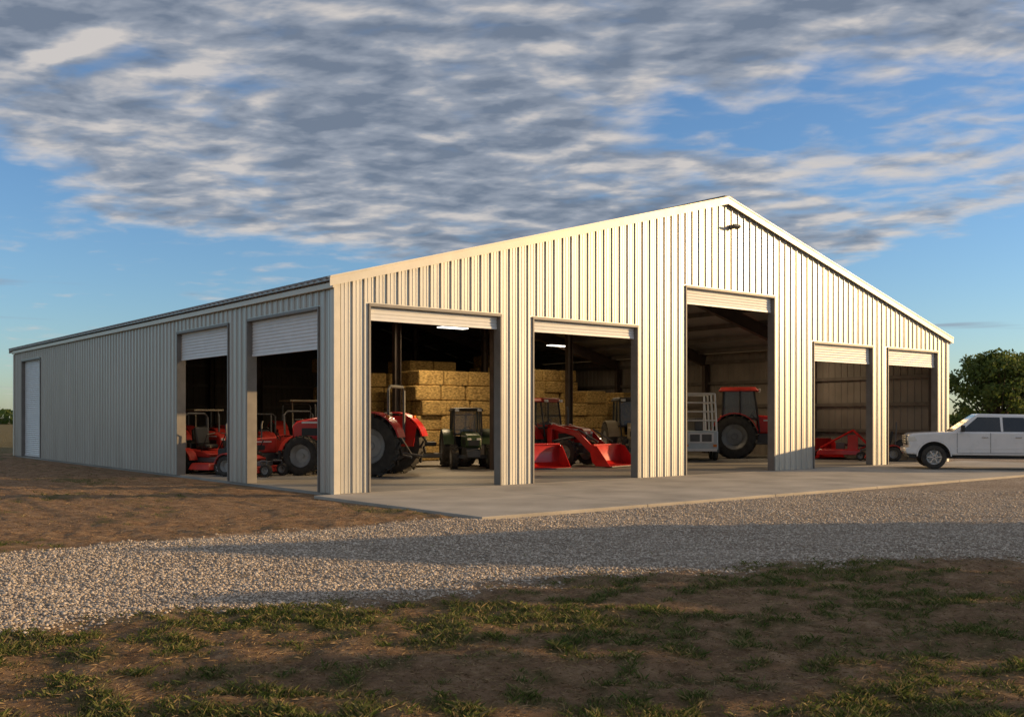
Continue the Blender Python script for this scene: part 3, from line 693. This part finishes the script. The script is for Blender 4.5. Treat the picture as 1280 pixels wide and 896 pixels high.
x,y=cw(.7,33.6); E=empty('loader_bucket',(x,y,0),-100,1.0); bucket(E,-.3,.05,1.15)
x,y=cw(13.6,41.6); E=empty('rotary_cutter',(x,y,0),-60,1.0)
obj('deck',MB().hexa([(-.9,-.9,.2),(.9,-.9,.2),(.9,.9,.2),(-.9,.9,.2),(-.8,-.85,.42),(.8,-.85,.42),(.8,.85,.42),(-.8,.85,.42)]),'red',E,bev=.03)
obj('hitch_frame',MB().tube([(.8,-.35,.42),(1.1,-.3,.6),(.5,0,1.2)],.05).tube([(.8,.35,.42),(1.1,.3,.6),(.5,0,1.2)],.05).tube([(.5,0,1.2),(-.8,0,.45)],.04).bb((.3,-.25,.42),(.7,.25,1.0)),'red',E)
obj('gearbox',MB().box((0,0,.55),(.35,.3,.28)).tube([(.1,0,.6),(1.1,0,.55)],.05),'grey',E,bev=.03)
wheel(E,(-1.15,0,.2),.2,.14,'rim_w',lug=False,seg=20)
obj('tail_wheel_arm',MB().tube([(-.8,.12,.42),(-1.15,.12,.2)],.03).tube([(-.8,-.12,.42),(-1.15,-.12,.2)],.03),'grey',E)
x,y=cw(12.9,42.4); E=empty('loader_bucket',(x,y,0),-95,1.0); bucket(E,-.3,.05,1.1)

# ---------------------------------------------------------------- trees
def tree(name,x,y,h,spread,nl,base=.25,leaf=.13,clumps=26):
    E=empty(name,(x,y,-.05))
    mb=MB(); th=h*base
    mb.tube([(0,0,0),(.05,.02,th*.5),(-.03,.04,th),(.05,0,h*.6)],[.035*h,.028*h,.022*h,.008*h],8)
    cs=[]
    for i in range(clumps):
        a=random.uniform(0,6.28); rr=spread*math.sqrt(random.random())*.9; t=random.random()
        zz=h*(base+.08)+t*(h*(1-base)-.1*h); k=math.sin(math.pi*min(1,max(.12,(.15+.8*t))))**.6
        c=Vector((rr*k*math.cos(a),rr*k*math.sin(a),zz)); cs.append((c,random.uniform(.11,.25)*spread))
        if i%2==0: mb.tube([(0,0,th*random.uniform(.7,1.3)),(c.x*.5,c.y*.5,(th+c.z)*.52),tuple(c)],[.014*h,.009*h,.003*h],5)
    obj('trunk_and_limbs',mb,'bark',E)
    ci=rng.integers(0,len(cs),nl); cc=np.array([tuple(c[0]) for c in cs])[ci]; cr_=np.array([c[1] for c in cs])[ci]
    d=rng.normal(size=(nl,3)); d/=np.linalg.norm(d,axis=1)[:,None]; rad=cr_*rng.random(nl)**.45
    p=cc+d*rad[:,None]*np.array([1.1,1.1,.75])
    a=rng.normal(size=(nl,3)); a/=np.linalg.norm(a,axis=1)[:,None]; b=np.cross(a,rng.normal(size=(nl,3))); b/=np.linalg.norm(b,axis=1)[:,None]
    s=(leaf*(.6+.8*rng.random(nl)))[:,None]
    v=np.stack([p-a*s,p-b*s*.5,p+a*s,p+b*s*.5],1).reshape(-1,3)
    fastmesh('foliage',v,np.arange(nl*4).reshape(-1,4),MAT['leaf'],E)
x,y=cw(26.7,55); tree('oak_tree',x,y,5.1,3.5,14000,.14,.12,95)
x,y=cw(29.4,57); tree('oak_tree',x,y,5.4,3.4,12000,.14,.12,80)
for (l,d,h,sp_,q) in((20,11.8,4.3,1.5,6500),(24,9.6,5.1,2.0,8000),(19,7.6,3.3,1.0,3500),(16,9.2,2.9,1.2,4500),(27,5.8,4.7,1.2,4000)):  # unseen trees placed out of frame to dapple the foreground with shade
    x,y=cw(l,d); tree('offscreen_shadow_tree',x,y,h,sp_,q,.14,.12,36)
tree('offscreen_shadow_tree',27.7,-7.0,3.0,.8,1600,.15,.1,16)  # unseen bush added to cast a shadow blob on the front wall
x,y=cw(25,15.9); E=empty('offscreen_shadow_shed',(x,y,-.05),math.degrees(math.atan2(-1,1.5)),1)  # unseen shed, its gable shaped to cast the shadow wedge on the gravel
obj('walls',MB().hexa([(-2.5,-2.3,0),(2.5,-2.3,0),(2.5,2.3,0),(-2.5,2.3,0),(-2.5,-2.3,3.9),(2.5,-2.3,3.9),(2.5,2.3,3.9),(-2.5,2.3,3.9)]),'siding',E,smooth=False)
g=MB() 
for sx_ in(-2.5,2.5): g.v+=[(sx_,-2.3,3.9),(sx_,2.3,3.9),(sx_,0,5.3)]; n0=len(g.v); g.f.append((n0-3,n0-2,n0-1))
obj('gables',g,'siding',E,smooth=False)
g=MB()
for sd in(-1,1): g.hexa([(-2.7,0,5.32),(2.7,0,5.32),(2.7,sd*2.55,3.8),(-2.7,sd*2.55,3.8),(-2.7,0,5.4),(2.7,0,5.4),(2.7,sd*2.55,3.88),(-2.7,sd*2.55,3.88)])
obj('roof',g,'roof',E,smooth=False)
obj('door',MB().bb((-2.56,-.8,0),(-2.51,.8,2.3)),'shutter',E,bev=.01)
nl=26000; aa=rng.random(nl)*2*math.pi; cl_=np.array([mn.noise((math.cos(t)*9,math.sin(t)*9,0))+.5*mn.noise((math.cos(t)*40,math.sin(t)*40,2)) for t in aa])
rr=260+25*rng.random(nl)+20*np.sin(aa*5); hm=np.clip(3.2+5*cl_,.8,8)
p=np.stack([np.cos(aa)*rr,np.sin(aa)*rr,hm*rng.random(nl)**.7],-1)
a=rng.normal(size=(nl,3)); a/=np.linalg.norm(a,axis=1)[:,None]; b=np.cross(a,rng.normal(size=(nl,3))); b/=np.linalg.norm(b,axis=1)[:,None]; s=1.1
v=np.stack([p-a*s,p-b*s*.7,p+a*s,p+b*s*.7],1).reshape(-1,3)
fastmesh('distant_tree_line',v,np.arange(nl*4).reshape(-1,4),MAT['leaf'])
